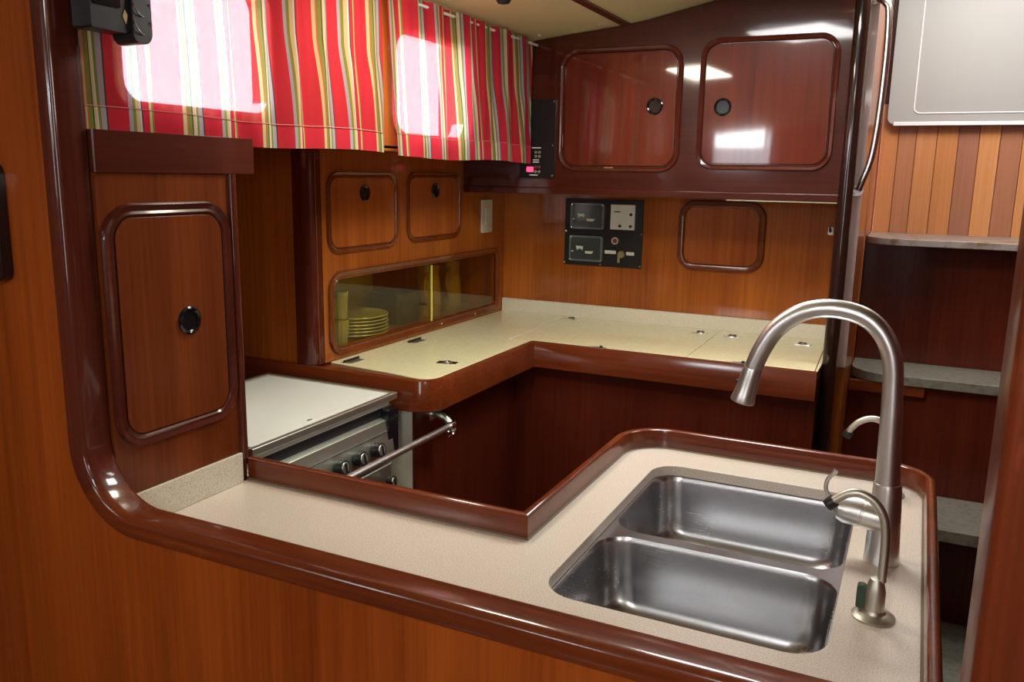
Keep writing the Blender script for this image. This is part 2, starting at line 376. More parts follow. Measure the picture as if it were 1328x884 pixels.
# pillar at the right edge of the opening
struct('trim_1', plate(B(), rrect(.622, .76, -.128, -.03, .008, 3), [], planeZ(0), FLOOR, 1.22), 'pillar', label='red-brown worn wooden pillar at the right edge')

# ceiling : crowned deckhead, open above the companionway
cz = [(-1.7, .93), (-1.0, .985), (-.609, 1.031), (-.368, 1.055), (-.27, 1.069), (-.069, 1.111), (.30, 1.145), (.9, 1.165), (1.6, 1.15), (2.2, 1.12)]
def czx(x):
    for (a, za), (b, zb) in zip(cz, cz[1:]):
        if a <= x <= b: return za+(zb-za)*(x-a)/(b-a)
def ceil_strip(x0, x1, y0, y1, t=.02):
    bm = B(); xs = [x0] + [a for a, _ in cz if x0 < a < x1] + [x1]
    lo = [[bm.verts.new((x, y, czx(x))) for x in xs] for y in (y0, y1)]; hi = [[bm.verts.new((x, y, czx(x)+t)) for x in xs] for y in (y0, y1)]
    n = len(xs)
    for i in range(n-1):
        bm.faces.new((lo[0][i], lo[1][i], lo[1][i+1], lo[0][i+1])); bm.faces.new((hi[0][i], hi[0][i+1], hi[1][i+1], hi[1][i]))
        for r in (0, 1): bm.faces.new((lo[r][i], lo[r][i+1], hi[r][i+1], hi[r][i]))
    for i in (0, n-1): bm.faces.new((lo[0][i], lo[1][i], hi[1][i], hi[0][i]))
    return bm
ce = struct('ceiling', ceil_strip(-.692, -.16, -.08, 2.6), 'ceil')
ce['label'] = 'cream deckhead panels sloping up from the curtained cabin side'
obj('ceiling_panel', ceil_strip(-1.7, .10, -3.6, -.08), 'ceil', ce)
obj('ceiling_panel', ceil_strip(.10, .60, -3.6, -2.0), 'ceil', ce)
obj('ceiling_panel', ceil_strip(.10, .60, -1.5, -.08), 'ceil', ce)
obj('ceiling_panel', ceil_strip(.60, 2.2, -3.6, -.08), 'ceil', ce)
obj('ceiling_panel', ceil_strip(-.16, 2.2, -.08, .84), 'ceil', ce)
obj('ceiling_panel', ceil_strip(.28, 2.2, .84, 1.35), 'ceil', ce)
obj('ceiling_panel', ceil_strip(-.16, -.06, .84, 2.6), 'ceil', ce)
obj('ceiling_panel', ceil_strip(-.06, .28, 1.18, 2.6), 'ceil', ce)
obj('ceiling_panel', ceil_strip(.28, .383, 1.35, 2.6), 'ceil', ce)
obj('ceiling_panel', ceil_strip(1.06, 2.2, 1.35, 2.6), 'ceil', ce)
fr_ = obj('skylight_frame', sweep(B(), rrect(-.055, .275, .845, 1.175, .04)[::-1], [(0, 0), (0, .03), (-.02, .03), (-.02, 0)], lambda u, v, d: Vector((u, v, 1.118+d))), 'chrome', ce)
obj('skylight_lens', plate(B(), rrect(-.05, .27, .85, 1.17, .04), [], planeZ(1.122), 0, .01), 'clear', ce)
bm = B(); sweep(bm, [(-.336, -.08), (-.336, 1.665)], [(-.011, .002), (-.011, -.006), (.011, -.006), (.011, .002)], lambda u, v, d: Vector((u, v, czx(u)+d)), closed=False)
obj('seam_batten', bm, 'mahogany_y', ce)['label'] = 'dark wooden batten covering the ceiling seam'
for (x, y) in ((-.40, 1.60), (-.60, 1.60), (-.40, .9)):
    obj('screw_cap', lathe(B(), [(0, .004), (.004, .004), (.006, 0)], (x, y, czx(x)), (0, 0, -1), 12), 'white_plastic', ce)

# unseen coaming and cover added over the companionway to cut sky light
co = struct('trim_3', bx(.365, .383, 1.35, 2.36, 1.175, 1.50), 'grey_board')
obj('added_coaming_side', bx(1.06, 1.078, 1.35, 2.36, 1.175, 1.50), 'grey_board', co)
obj('added_coaming_front', bx(.383, 1.06, 1.332, 1.35, 1.175, 1.50), 'grey_board', co)
obj('sky_blocker', bx(.36, 1.08, 1.66, 2.36, 1.503, 1.525), 'grey_board', co)

# cabin side with two portlights
XS = -.66
def sideP(u, v, d): return Vector((XS+d, u, v))
w1 = rrect(.065, .415, .703, .94, .04); w2 = rrect(.865, 1.215, .692, .94, .05)
wl = struct('wall_left', plate(B(), [(-.035, .652), (1.665, .652), (1.665, 1.04), (-.035, 1.04)], [w1, w2], sideP, -.03, 0), 'teak_side')
for i, (wr, nm) in enumerate(((w1, 'window_1'), (w2, 'window_2'))):
    wo = struct(nm, sweep(B(), wr[::-1], [(-.006, -.032), (-.006, .006), (.012, .006), (.012, 0), (0, 0), (0, -.032)], sideP), 'chrome')
    obj('pane', plate(B(), wr, [], sideP, -.022, -.017), 'clear', wo)
# side deck underside and hull behind the lockers
struct('wall_hull', bx(-1.22, -1.20, -.035, 2.6, FLOOR, .66), 'teak_dark')
struct('trim_2', bx(-1.20, XS, .28, 1.99, .658, .664), 'teak_side')     # underside of the side deck
# saloon shell behind the camera
bm = B(); plate(bm, [(-3.4, FLOOR), (-.08, FLOOR), (-.08, 1.2), (-3.4, 1.2)], [rrect(-2.8, -1.8, .76, 1.06, .05)], planeX(-1.6), -.03, 0)
struct('wall_saloon_left', bm, 'hull')
struct('wall_saloon_right', bx(1.9, 1.93, -3.4, 2.6, FLOOR, 1.3), 'hull')
bm = B(); plate(bm, [(-1.6, FLOOR), (1.9, FLOOR), (1.9, 1.3), (-1.6, 1.3)], [rrect(-1.2, -.7, .7, 1.15, .05)], lambda u, v, d: Vector((u, -3.4+d, v)), -.03, 0)
struct('wall_saloon_back', bm, 'hull')
struct('wall_passage_right', bx(1.05, 1.08, -.03, 2.33, FLOOR, 1.3), 'well')
struct('wall_near_right', bx(.76, 1.9, -.08, -.035, FLOOR, 1.3), 'teak_front')

# far wall behind the worktop
YW = 1.99
struct('wall_far', bx(-1.2, .384, YW, YW+.02, -.9, 1.1), 'teak', label='orange veneered teak wall above the cream worktop')

# companionway end wall: striped planks
YB = 2.33
cw = struct('wall_companionway', bx(.38, 1.05, YB+.012, YB+.03, FLOOR, 1.3), 'well', label='companionway end wall of vertical planks in alternating browns')
edges = [.384, .440, .496, .560, .625, .687, .748, .812, .875, .94, 1.05]
tones = [((.42, .14, .045), (.62, .25, .09)), ((.34, .13, .06), (.50, .21, .10)), ((.44, .17, .06), (.63, .28, .11)), ((.40, .15, .05), (.60, .25, .09)),
         ((.26, .105, .06), (.40, .17, .10)), ((.45, .18, .065), (.64, .29, .115)), ((.28, .11, .06), (.42, .18, .10)), ((.42, .16, .055), (.61, .27, .10)),
         ((.26, .10, .055), (.38, .16, .09)), ((.42, .16, .055), (.61, .27, .10))]
for i, (a, b) in enumerate(zip(edges, edges[1:])):
    m = wood('stripe_plank_%d' % i, *tones[i], grain='Z', rough=.4, coat=.25, coat_rough=.25)
    obj('plank', bx(a+.0008, b-.0008, YB, YB+.012, .38, .86), m, cw, bevel=.0012)
obj('dark_upper_board', bx(.384, 1.05, YB-.001, YB+.012, .86, 1.5), 'well', cw)

# galley bulkhead end board beside the post
eb = struct('wall_divider', bx(.356, .381, 1.667, 2.33, FLOOR, 1.22), 'teak', label='narrow pale-edged bulkhead board behind the dark post')
obj('lit_edge', bx(.3555, .3815, 1.660, 1.667, .06, 1.21), 'edge_sheen', eb)['label'] = 'board edge with its light sheen put into the colour'  # added strip carrying the painted sheen of the lit edge

# ================================================================== NEAR WORKTOP AND PENINSULA
nt_ = thing('sink_worktop', 'L-shaped beige speckled worktop with dark red fiddle rail around the sink', 'worktop', (0, 0, 0))
sinkhole = rrect(.085, .485, .112, .748, .055, 8)
outer = [(-.61, -.034), (.597, -.034)] + arc(.597-.075, .85-.075, .075, 0, 90, 8) + arc(.09, .85-.09, .09, 90, 180, 8) + [(0, .263), (-.61, .263)]
obj('counter_slab', plate(B(), outer, [sinkhole], planeZ(0), -.022, 0), 'near_top', nt_, bevel=.0012)
fid = [(-.61, .263), (-.3, .263), (0, .263), (0, .5), (0, .76)] + arc(.09, .76, .09, 180, 90, 8)[1:] + [(.3, .85)] + arc(.522, .775, .075, 90, 0, 8) + [(.597, .4), (.597, -.033)]
fp = [(.0005, -.003), (.0005, .0385), (.0015, .0415), (.0040, .0435), (.0075, .044), (.0125, .0435), (.016, .0415), (.018, .038), (.018, -.055), (.0005, -.055)]
obj('fiddle_rail', sweep(B(), fid, fp, planeZ(0), closed=False), 'mahogany_x', nt_, smooth=32)
obj('caulk_line', sweep(B(), fid, [(.001, 0), (-.0025, .0003), (.001, .003)], planeZ(0), closed=False), plain('grimy_sealant', (.16, .12, .07), .6), nt_)
obj('backsplash', bx(-.61, -.604, -.030, .245, .0005, .060), 'near_splash', nt_, bevel=.001)['label'] = 'low speckled upstand below the left locker'

pb = thing('sink_cabinet', 'dark mahogany cabinet carrying the sink worktop', 'cabinet', (.3, .4, FLOOR))
obj('side_panel', bx(.578, .597, -.03, .80, FLOOR, -.056), 'well', pb)
obj('back_panel', bx(.05, .578, .83, .848, FLOOR, -.056), 'well', pb)
obj('inner_panel', bx(.002, .02, .283, .80, FLOOR, -.056), 'well', pb)
obj('front_panel', bx(-.61, .02, .245, .262, FLOOR, -.056), 'well', pb)

# ---- sink
sk = thing('double_sink', 'brushed stainless steel double bowl sink set in the beige worktop', 'sink', (.285, .43, -.19))
A = (.089, .481, .116, .404); Bw = (.089, .481, .430, .744)
hA = rrect(*A, .052, 8); hB = rrect(*Bw, .052, 8)
obj('sink_deck', plate(B(), rrect(.078, .492, .105, .755, .06, 8), [hA, hB], planeZ(0), -.026, -.0225), 'steel', sk, smooth=40)
def bowl(rc):
    bm = B(); rings = []
    lv = [(-.0225, 0, .052), (-.0265, .002, .05), (-.032, .0035, .05), (-.10, .007, .05), (-.135, .011, .05), (-.150, .018, .055), (-.160, .030, .06), (-.166, .046, .06), (-.1675, .065, .05), (-.170, .10, .03), (-.171, .118, .02)]
    for z, ins, r in lv:
        rings.append([bm.verts.new((x, y, z)) for x, y in rrect(rc[0]+ins, rc[1]-ins, rc[2]+ins, rc[3]-ins, r, 8)])
    for a, b in zip(rings, rings[1:]):
        for k in range(len(a)): bm.faces.new((a[k], a[(k+1) % len(a)], b[(k+1) % len(a)], b[k]))
    bm.faces.new(rings[-1]); return bm
for rc, lb in ((A, 'front bowl nearer the bulkhead'), (Bw, 'back bowl beside the faucet handle')):
    b_ = obj('bowl', bowl(rc), 'steel', sk, smooth=60); b_['label'] = lb
    cx_, cy_ = (rc[0]+rc[1])/2, (rc[2]+rc[3])/2
    obj('drain', lathe(B(), [(0, -.003), (.026, -.003), (.030, .002), (.042, .0025), (.044, 0)], (cx_, cy_, -.1712)), 'chrome', b_)

# ---- main faucet
fc = thing('kitchen_faucet', 'tall brushed nickel gooseneck pull-down faucet at the right of the sink', 'faucet', (.536, .462, 0))
obj('faucet_body', lathe(B(), [(0, 0), (.0275, 0), (.0275, .004), (.0262, .012), (.0245, .05), (.0232, .09), (.0215, .125), (.0205, .131), (.0185, .133)], (.536, .462, 0), (-.02, 0, 1), 32), 'steel_faucet', fc)
pts = catmull([(.533, .46, .131), (.530, .46, .20), (.527, .46, .27), (.522, .46, .325), (.508, .46, .362), (.485, .46, .387), (.455, .46, .399), (.416, .46, .401), (.378, .46, .389), (.345, .46, .361), (.325, .46, .325), (.314, .46, .294)], 5)
rad = [.0185 - .0035*min(1, i/12) for i in range(len(pts))]
obj('neck', tube(B(), pts, rad, 24), 'steel_faucet', fc, smooth=60)
ax = Vector((-.0125, 0, -.055)).normalized()
sh = obj('spray_head', lathe(B(), [(0, 0), (.0148, 0), (.0152, .002), (.0158, .02), (.0182, .048), (.0202, .058), (.0198, .061), (.015, .0615), (.0145, .059), (0, .059)], (.3135, .46, .2935), ax, 28), 'steel_faucet', fc)
obj('spray_button', lathe(B(), [(0, .003), (.003, .003), (.004, 0)], Vector((.3135, .46, .2935))+ax*.03+Vector((-.016, 0, .003)), (-1, 0, .1), 12), 'black', sh)
hb = obj('handle_valve', lathe(B(), [(0, -.01), (.0235, -.01), (.0235, .024), (.0225, .025), (.0225, .027), (.0235, .028), (.0235, .052), (.020, .062), (.012, .067), (0, .068)], (.527, .458, .072), (-1, .05, .12), 28), 'steel_faucet', fc)
obj('lever', tube(B(), catmull([(.463, .460, .088), (.449, .459, .095), (.443, .459, .108), (.445, .46, .122), (.453, .46, .134), (.456, .46, .139)], 5), [.0035]*20+[.0042]*6, 12), 'steel_faucet', hb)

# ---- small taps
def small_tap(base, pts, tipdir, label, green):
    t = thing('filter_tap', label, 'tap', base)
    x, y, z = base
    obj('flange', lathe(B(), [(0, 0), (.0285, 0), (.029, .003), (.025, .006), (.017, .009), (.0145, .013), (0, .013)], base), 'dull_metal', t)
    obj('tap_body', lathe(B(), [(0, .010), (.0140, .010), (.0135, .040), (.011, .050), (.0085, .058), (0, .060)], base), 'dull_metal', t)
    if green: obj('side_lever', plate(B(), rrect(x-.024, x-.012, .012, .046, .004, 3), [], planeY(y+.006), 0, .012), 'verdigris', t)['label'] = 'green corroded lever'
    P = catmull(pts, 6); obj('spout', tube(B(), P, .0062, 14), 'dull_metal', t, smooth=60)
    e = P[-1]; d = (P[-1]-P[-3]).normalized()
    obj('spout_tip', lathe(B(), [(0, -.004), (.0085, -.004), (.0092, .002), (.0085, .009), (0, .010)], e, d, 14), 'black', t)['label'] = 'black spout tip'
    return t
small_tap((.534, .262, 0), [(.540, .262, .055), (.5395, .262, .11), (.535, .262, .145), (.522, .262, .167), (.503, .262, .177), (.486, .262, .174), (.472, .262, .163), (.467, .262, .158)], None,
          'small tarnished gooseneck tap with black tip in front of the tall faucet', True)
small_tap((.535, .785, 0), [(.535, .785, .055), (.534, .785, .10), (.528, .785, .128), (.512, .785, .143), (.492, .785, .147), (.472, .785, .139), (.458, .785, .124), (.452, .785, .112)], None,
          'small curved metal spout showing behind the tall faucet', False)

# ================================================================== LEFT LOCKER
XL1 = -.61
P1 = planeX(XL1)
lk = thing('left_locker', 'tall dark teak locker with one round-cornered door behind the left jamb', 'cabinet', (-.9, .1, 0))
obj('body', bx(-1.19, XL1, -.033, .245, .0605, .5920), 'teak_dark', lk)
obj('base', bx(-1.19, XL1-.002, -.033, .262, FLOOR, .060), 'well', lk)
obj('top_board', bx(-1.19, -.621, -.033, .262, .5942, .612), 'mahogany_y', lk)
obj('corner_post', plate(B(), rrect(-.66, -.602, .2452, .2615, .006, 4), [], planeZ(0), .046, .5915), 'mahogany', lk)
door(lk, P1, (-.010, .222, .158, .524), .038, .020, .008, mat='teak_dark', frame_mat='mahogany_y', pull=(.133, .338), pr=.025)
sl = tag(obj('locker_shelf', plate(B(), rrect(-.6195, -.605, -.034, .312, .004, 4), [], planeZ(0), .5925, .6568), 'mahogany_y', bevel=.006), 'thick dark mahogany shelf slab on top of the left locker', 'shelf')

# ================================================================== FAR GALLEY UNIT (L-shaped worktop, lids)
ZF = .0775  # all far-side coordinates were scaled up about the camera, then written as plain values
fw_ = thing('far_worktop', 'L-shaped cream worktop with dark mahogany edge below the far wall', 'worktop', (-.6, 1.5, -.006))
fpath = [(-1.19, .836), (-.62, .836)] + arc(-.604, .906, .070, 270, 360, 8) + [(-.534, 1.2), (-.534, 1.467), (-.1, 1.467), (.322, 1.467)]
fprof = [(.0, -.004), (.002, -.006), (.016, -.006), (.016, .0775), (.0035, .0775), (.001, .0765), (.0, .0745)]
obj('fascia', sweep(B(), fpath, fprof, planeZ(0), closed=False), 'mahogany_x', fw_, smooth=30)
core = [(-1.19, .852), (-.62, .852)] + arc(-.604, .906, .054, 270, 360, 8) + [(-.55, 1.483), (.322, 1.483), (.322, 1.988), (-1.19, 1.988)]
obj('deck', plate(B(), core, [], planeZ(0), .052, .0735), 'mahogany_x', fw_)
def lid(poly, lb=None):
    o = obj('lid', plate(B(), poly, [], planeZ(0), .0738, .0780), 'far_top', fw_, bevel=.001)
    if lb: o['label'] = lb
    return o
lid([(-.904, .906), (-.70, .884)] + arc(-.600, .912, .048, 285, 360, 6) + [(-.552, 1.455), (-.622, 1.455), (-.630, 1.972), (-.904, 1.972)], 'left lid panel')
lid([(-.619, 1.458), (-.552, 1.458), (-.552, 1.4855), (-.049, 1.4855), (-.053, 1.972), (-.627, 1.972)], 'middle lid panel')
lid([(-.0475, 1.4855), (.314, 1.4855), (.298, 1.972), (-.0515, 1.972)], 'right lid panel')
lid([(.3165, 1.4855), (.322, 1.4855), (.322, 1.972), (.3005, 1.972)])
obj('seam_strip', plate(B(), [(-.6218, 1.46), (-.6192, 1.46), (-.6272, 1.90), (-.6298, 1.90)], [], planeZ(0), .0735, .0784), 'white_plastic', fw_)
obj('backsplash', bx(-.904, .322, 1.974, 1.9885, .0735, .128), 'splash', fw_, bevel=.0012)['label'] = 'pale cream upstand along the wall'
def ring_latch(x, y, rot, lb):
    t = thing('lid_latch', lb, 'latch', (x, y, .0781), 'flush ring latches on the cream worktop')
    c, s = math.cos(rot), math.sin(rot)
    mp = lambda u, v, d: Vector((x+u*c-v*s, y+u*s+v*c, .0781+d))
    obj('plate', plate(B(), rrect(-.029, .029, -.017, .017, .006, 3), [rrect(-.014, .014, -.012, .012, .011, 4)], mp, 0, .002), 'chrome', t)
    obj('recess', plate(B(), rrect(-.014, .014, -.012, .012, .011, 4), [], mp, 0, .0006), 'black', t)
    obj('ring', tube(B(), [mp(.013*math.cos(a), .010*math.sin(a), .004) for a in [2*PI*k/16 for k in range(17)]], .0016, 8), 'chrome', t)
ring_latch(-.594, 1.935, 0, 'small ring latch on the cream lid near the far wall, left of the instrument panel')
ring_latch(-.105, 1.905, 0, 'small ring latch near the middle seam, left one of the close pair')
ring_latch(.006, 1.892, 0, 'small ring latch near the middle seam, right one of the close pair')
ring_latch(.234, 1.872, 0, 'small ring latch at the right end of the cream worktop, by the post')
ring_latch(-.617, 1.057, .2, 'small ring latch on the left arm of the worktop above the stove')
for (x, y) in ((-.862, 1.275), (-.862, .945)):
    hg = obj('hinge', bx(x-.012, x+.022, y-.030, y+.030, .0781, .0805), 'dull_metal', fw_, bevel=.0008); hg['label'] = 'small dark lid hinge'
    obj('hinge_pin', tube(B(), [(x, y-.034, .083), (x, y+.034, .083)], .0035, 8), 'black', hg)
for (x, lb) in ((-.323, 'tiny dark catch on the mahogany edge, left of the spout'), (.109, 'tiny dark catch on the mahogany edge behind the spray head')):
    t = thing('edge_catch', lb, 'catch', (x, 1.478, .078))
    obj('catch_plate', bx(x-.022, x+.022, 1.469, 1.488, .0779, .0795), 'dull_metal', t); obj('catch_knob', lathe(B(), disc_cap(.005, .006), (x+.01, 1.478, .0795), n=12), 'black', t)

fcab = thing('galley_base_cabinet', 'dark red mahogany base cabinet under the L-shaped worktop', 'cabinet', (-.6, 1.5, FLOOR))
obj('side_panel', bx(-.625, -.607, .872, 1.62, FLOOR, .05), 'well', fcab)
obj('end_panel', bx(-1.19, -.6075, .862, .872, FLOOR, .05), 'white_panel', fcab)['label'] = 'cream painted end panel beside the stove'
obj('corner_strip', bx(-.6075, -.598, .860, .90, FLOOR, -.0065), 'well', fcab)
obj('front_panel', bx(-.607, .322, 1.50, 1.518, FLOOR, .05), 'well', fcab)

# ================================================================== STOVE
st = thing('gimballed_stove', 'low stainless steel galley stove with white lid and three black knobs', 'stove', (-.84, .56, -.55))
X0, X1, Y0, Y1 = -1.06, -.63, .30, .826
obj('cabinet_box', bx(X0, X1-.02, Y0, Y1, -.50, .0115), 'satin', st)
fr = plate(B(), [(X0, Y0), (X1, Y0), (X1, Y1), (X0, Y1)], [[(X0+.016, Y0+.012), (X1-.014, Y0+.012), (X1-.014, Y1-.012), (X0+.016, Y1-.012)]], planeZ(0), .029, .046)
obj('top_rim', fr, 'satin', st, bevel=.002)
obj('lid', bx(X0+.018, X1-.016, Y0+.014, Y1-.014, .012, .043), 'stove_lid', st, bevel=.002)['label'] = 'white enamel lid'
obj('lid_grip', plate(B(), rrect(-.674, -.667, .518, .534, .003, 3), [], planeZ(0), .0432, .0438), 'dull_metal', st)
obj('vent_slot', bx(X1-.034, X1-.019, Y0+.01, Y1-.04, -.013, .0285), 'black', st)['label'] = 'dark slot under the lid'
bm = B()   # sloping control fascia
v = [bm.verts.new(p) for p in ((X1-.02, Y0, -.012), (X1-.004, Y0, -.018), (X1+.012, Y0, -.120), (X1-.02, Y0, -.120), (X1-.02, Y1-.03, -.012), (X1-.004, Y1-.03, -.018), (X1+.012, Y1-.03, -.120), (X1-.02, Y1-.03, -.120))]
for f in ((0, 1, 2, 3), (7, 6, 5, 4), (0, 4, 5, 1), (1, 5, 6, 2), (2, 6, 7, 3), (3, 7, 4, 0)): bm.faces.new([v[i] for i in f])
obj('control_panel', bm, 'satin', st, bevel=.0015)
obj('panel_crease', bx(X1-.003, X1+.0035, Y0+.01, Y1-.032, -.0465, -.0445), 'dark_grey', st)
obj('side_bracket', bx(X1-.02, X1+.004, Y1-.05, Y1-.002, -.115, .008), 'black_gloss', st, bevel=.002)['label'] = 'dark end bracket'
nx = Vector((1, 0, .16)).normalized()
def stove_knob(y, z, r, h):
    x = X1-.004+.016*(-.018-z)/.102
    k = obj('knob', lathe(B(), [(0, 0), (r*.9, 0), (r, .004), (r, h*.8), (r*.92, h), (r*.78, h), (0, h)], (x, y, z), nx, 24), 'black', st)
    k['label'] = 'black control knob with metal face'
    o = Vector((x, y, z))+nx*h
    obj('knob_face', lathe(B(), [(0, .0012), (r*.70, .0012), (r*.74, 0)], o, nx, 20), 'satin', k)
    u = Vector((0, 1, 0))
    bm = B(); c = o+nx*.0035; w_ = nx.cross(u)
    q = [(-.6, -.14), (.6, -.14), (.6, .14), (-.6, .14)]
    a = [bm.verts.new(c+(w_*p[0]+u*p[1])*r) for p in q]; b = [bm.verts.new(c-nx*.003+(w_*p[0]+u*p[1])*r) for p in q]
    bm.faces.new(a); bm.faces.new(b[::-1])
    for i in range(4): bm.faces.new((a[i], a[(i+1) % 4], b[(i+1) % 4], b[i]))
    obj('knob_grip', bm, 'black', k)
for y in (.565, .638, .712): stove_knob(y, -.076, .0185, .024)
stove_knob(.752, -.168, .014, .018)
obj('oven_door', bx(X1-.02, X1+.008, Y0+.01, Y1-.04, -.48, -.130), 'satin', st, bevel=.004)
obj('oven_window', bx(X1+.008, X1+.0095, Y0+.07, Y1-.10, -.42, -.20), 'black_gloss', st)

# ---- chrome guard bar in front of the stove
br = thing('guard_bar', 'polished chrome guard bar running in front of the stove', 'rail', (-.545, .62, -.067))
obj('bar', tube(B(), [(-.545, .285, -.066), (-.545, .6, -.066), (-.545, .955, -.066)], .0085, 18), plain('satin_bar', (.92, .92, .90), .34, 1), br)
obj('bracket', tube(B(), catmull([(-.606, .955, -.042), (-.585, .955, -.040), (-.560, .955, -.050), (-.545, .955, -.066), (-.540, .955, -.080)], 5), [.012]*8+[.010]*13, 14), 'satin', br)
obj('bracket_flange', lathe(B(), disc_cap(.019, .005), (-.6065, .955, -.042), (1, 0, 0), 20), 'chrome', br)
obj('end_collar', lathe(B(), [(0, -.012), (.012, -.012), (.013, -.006), (.013, .008), (.009, .012), (0, .013)], (-.545, .955, -.066), (0, 1, 0), 18), 'chrome', br)
obj('end_ring', tube(B(), [(-.545, .955+.016*math.cos(a), -.082+.012*math.sin(a)) for a in [2*PI*k/16 for k in range(17)]], .004, 8), 'chrome', br)

# ================================================================== GLASS-FRONTED LOCKER
XL2 = -.906
P2 = planeX(XL2)
l2 = thing('crockery_locker', 'teak locker with two round-cornered doors above a long tinted glass front', 'cabinet', (-1.05, 1.4, .078))
glass_hole = rrect(.925, 1.918, .112, .306, (.035, .012, .012, .035), 6)
obj('face', plate(B(), [(.862, .0785), (1.988, .0785), (1.988, .657), (.862, .657)], [glass_hole], P2, -.018, 0), 'teak_side', l2)
bm = B(); sweep(bm, [(-1.19, .846), (XL2-.035, .846)] + arc(XL2-.032, .878, .032, 270, 360, 8)+[(XL2, .884)], [(0, .0785), (0, .657), (.016, .657), (.016, .0785)], planeZ(0), closed=False)
obj('side_panel', bm, 'teak_side', l2, smooth=50)
obj('corner_moulding', sweep(B(), [(XL2-.062, .846), (XL2-.035, .846)] + arc(XL2-.032, .878, .032, 270, 360, 8), [(-.003, .0785), (-.003, .657), (.001, .657), (.001, .0785)], planeZ(0), closed=False), 'mahogany', l2, smooth=50)['label'] = 'dark rounded corner moulding'
door(l2, P2, (.918, 1.232, .390, .586), .035, .014, .008, frame_mat='teak_frame', pull=(1.076, .540), pr=.0235)
door(l2, P2, (1.312, 1.626, .396, .588), .035, .014, .008, frame_mat='teak_frame', pull=(1.467, .544), pr=.0235)
obj('glass_frame', sweep(B(), rrect(.925, 1.918, .112, .306, (.035, .012, .012, .035), 6)[::-1], moulding(.022, .009), P2), 'teak_frame', l2)
obj('pane', bx(XL2-.013, XL2-.009, .915, 1.48, .105, .310), 'tinted', l2)['label'] = 'bronze tinted sliding pane'
obj('pane', bx(XL2-.006, XL2-.002, 1.46, 1.93, .105, .310), 'tinted', l2)['label'] = 'bronze tinted sliding pane'
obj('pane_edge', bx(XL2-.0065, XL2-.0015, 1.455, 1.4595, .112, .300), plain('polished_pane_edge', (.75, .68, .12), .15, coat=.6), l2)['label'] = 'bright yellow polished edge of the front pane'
obj('shelf_board', bx(-1.185, XL2-.019, .87, 1.985, .0785, .095), 'teak_side', l2)
obj('top_board', bx(-1.185, XL2-.019, .87, 1.985, .325, .337), 'teak_side', l2)
obj('back_board', bx(-1.19, -1.186, .87, 1.985, .0785, .657), 'teak_side', l2)
for y in (1.50, 1.74): obj('lock_stud', lathe(B(), disc_cap(.004, .003), (XL2+.008, y, .098), (1, 0, 0), 10), 'chrome', l2)
# crockery inside
def crock(name, prof, loc, mat, label, cat, group=None, n=36):
    o = obj(name, lathe(B(), prof, (0, 0, 0), n=n), mat); o.location = loc; return tag(o, label, cat, group)
plate_prof = lambda r: [(0, 0), (r*.55, 0), (r*.6, .003), (r*.85, .006), (r, .014), (r*.99, .016), (r*.84, .009), (r*.58, .006), (0, .005)]
ORD = ['lowest', 'second lowest', 'third from the bottom', 'third from the top', 'second from the top', 'topmost']
for k in range(6):
    crock('dinner_plate', plate_prof(.112), (-1.045, 1.20+.002*(k % 2), .0955+.0105*k), 'plate', 'cream dinner plate behind the tinted glass, %s of the tall stack' % ORD[k], 'plate', 'cream plates stacked behind the tinted glass, taller stack')
for k in range(4):
    crock('bowl', [(0, 0), (.035, 0), (.06, .014), (.080, .034), (.078, .035), (.056, .016), (.03, .005), (0, .004)], (-1.055, .985, .0955+.011*k), 'plate', 'cream bowl behind the tinted glass, %s of the low stack' % ['lowest', 'second lowest', 'second from the top', 'topmost'][k], 'bowl', 'cream bowls nested behind the tinted glass')
def tumbler(x, y, z, lb):
    bm = B(); n = 28; rings = []
    for (h, r) in ((0, .019), (.01, .020), (.08, .025), (.081, .023), (.012, .018)):
        rings.append([bm.verts.new((x+(r+(.0014 if k % 2 else 0))*math.cos(2*PI*k/n), y+(r+(.0014 if k % 2 else 0))*math.sin(2*PI*k/n), z+h)) for k in range(n)])
    for a, b in zip(rings, rings[1:]):
        for k in range(n): bm.faces.new((a[k], a[(k+1) % n], b[(k+1) % n], b[k]))
    bm.faces.new(rings[0]); bm.faces.new(rings[-1])
    return tag(obj('ribbed_tumbler', bm, 'tumbler', smooth=20), lb, 'glass')
tumbler(-.962, 1.028, .0957, 'ribbed clear tumbler at the left end behind the tinted glass, lower of two')
tumbler(-.962, 1.028, .1775, 'ribbed clear tumbler at the left end behind the tinted glass, stacked upper of two')
tag(obj('upright_board', plate(B(), rrect(1.26, 1.47, .0955, .30, .012, 4), [], planeX(-1.165), 0, .008), 'yellow_item'), 'yellow-green upright board behind the plates in the glass-fronted locker', 'board')
tag(obj('storage_tin', plate(B(), rrect(-1.13, -1.0, 1.40, 1.54, .02, 4), [], planeZ(0), .0955, .20), 'dark_item', bevel=.004), 'dark square tin in the middle of the glass-fronted locker', 'tin')
def jug(x, y, lb, mat, s=1.0):
    t = thing('jug', lb, 'jug', (x, y, .0955))
    obj('jug_body', lathe(B(), [(0, 0), (.045*s, 0), (.05*s, .01), (.047*s, .08), (.040*s, .15), (.043*s, .185), (.040*s, .185), (.036*s, .15), (.042*s, .08), (.044*s, .012), (0, .008)], (x, y, .0955), n=24), mat, t)
    obj('jug_handle', tube(B(), catmull([(x+.02*s, y-.036*s, .25), (x+.03*s, y-.068*s, .24), (x+.03*s, y-.074*s, .20), (x+.025*s, y-.046*s, .145)], 6), .006, 10), mat, t)
jug(-1.03, 1.63, 'dark amber jug behind the middle of the tinted glass', 'amber_item')
jug(-1.04, 1.80, 'tan jug near the right end behind the tinted glass', 'amber_item', .95)
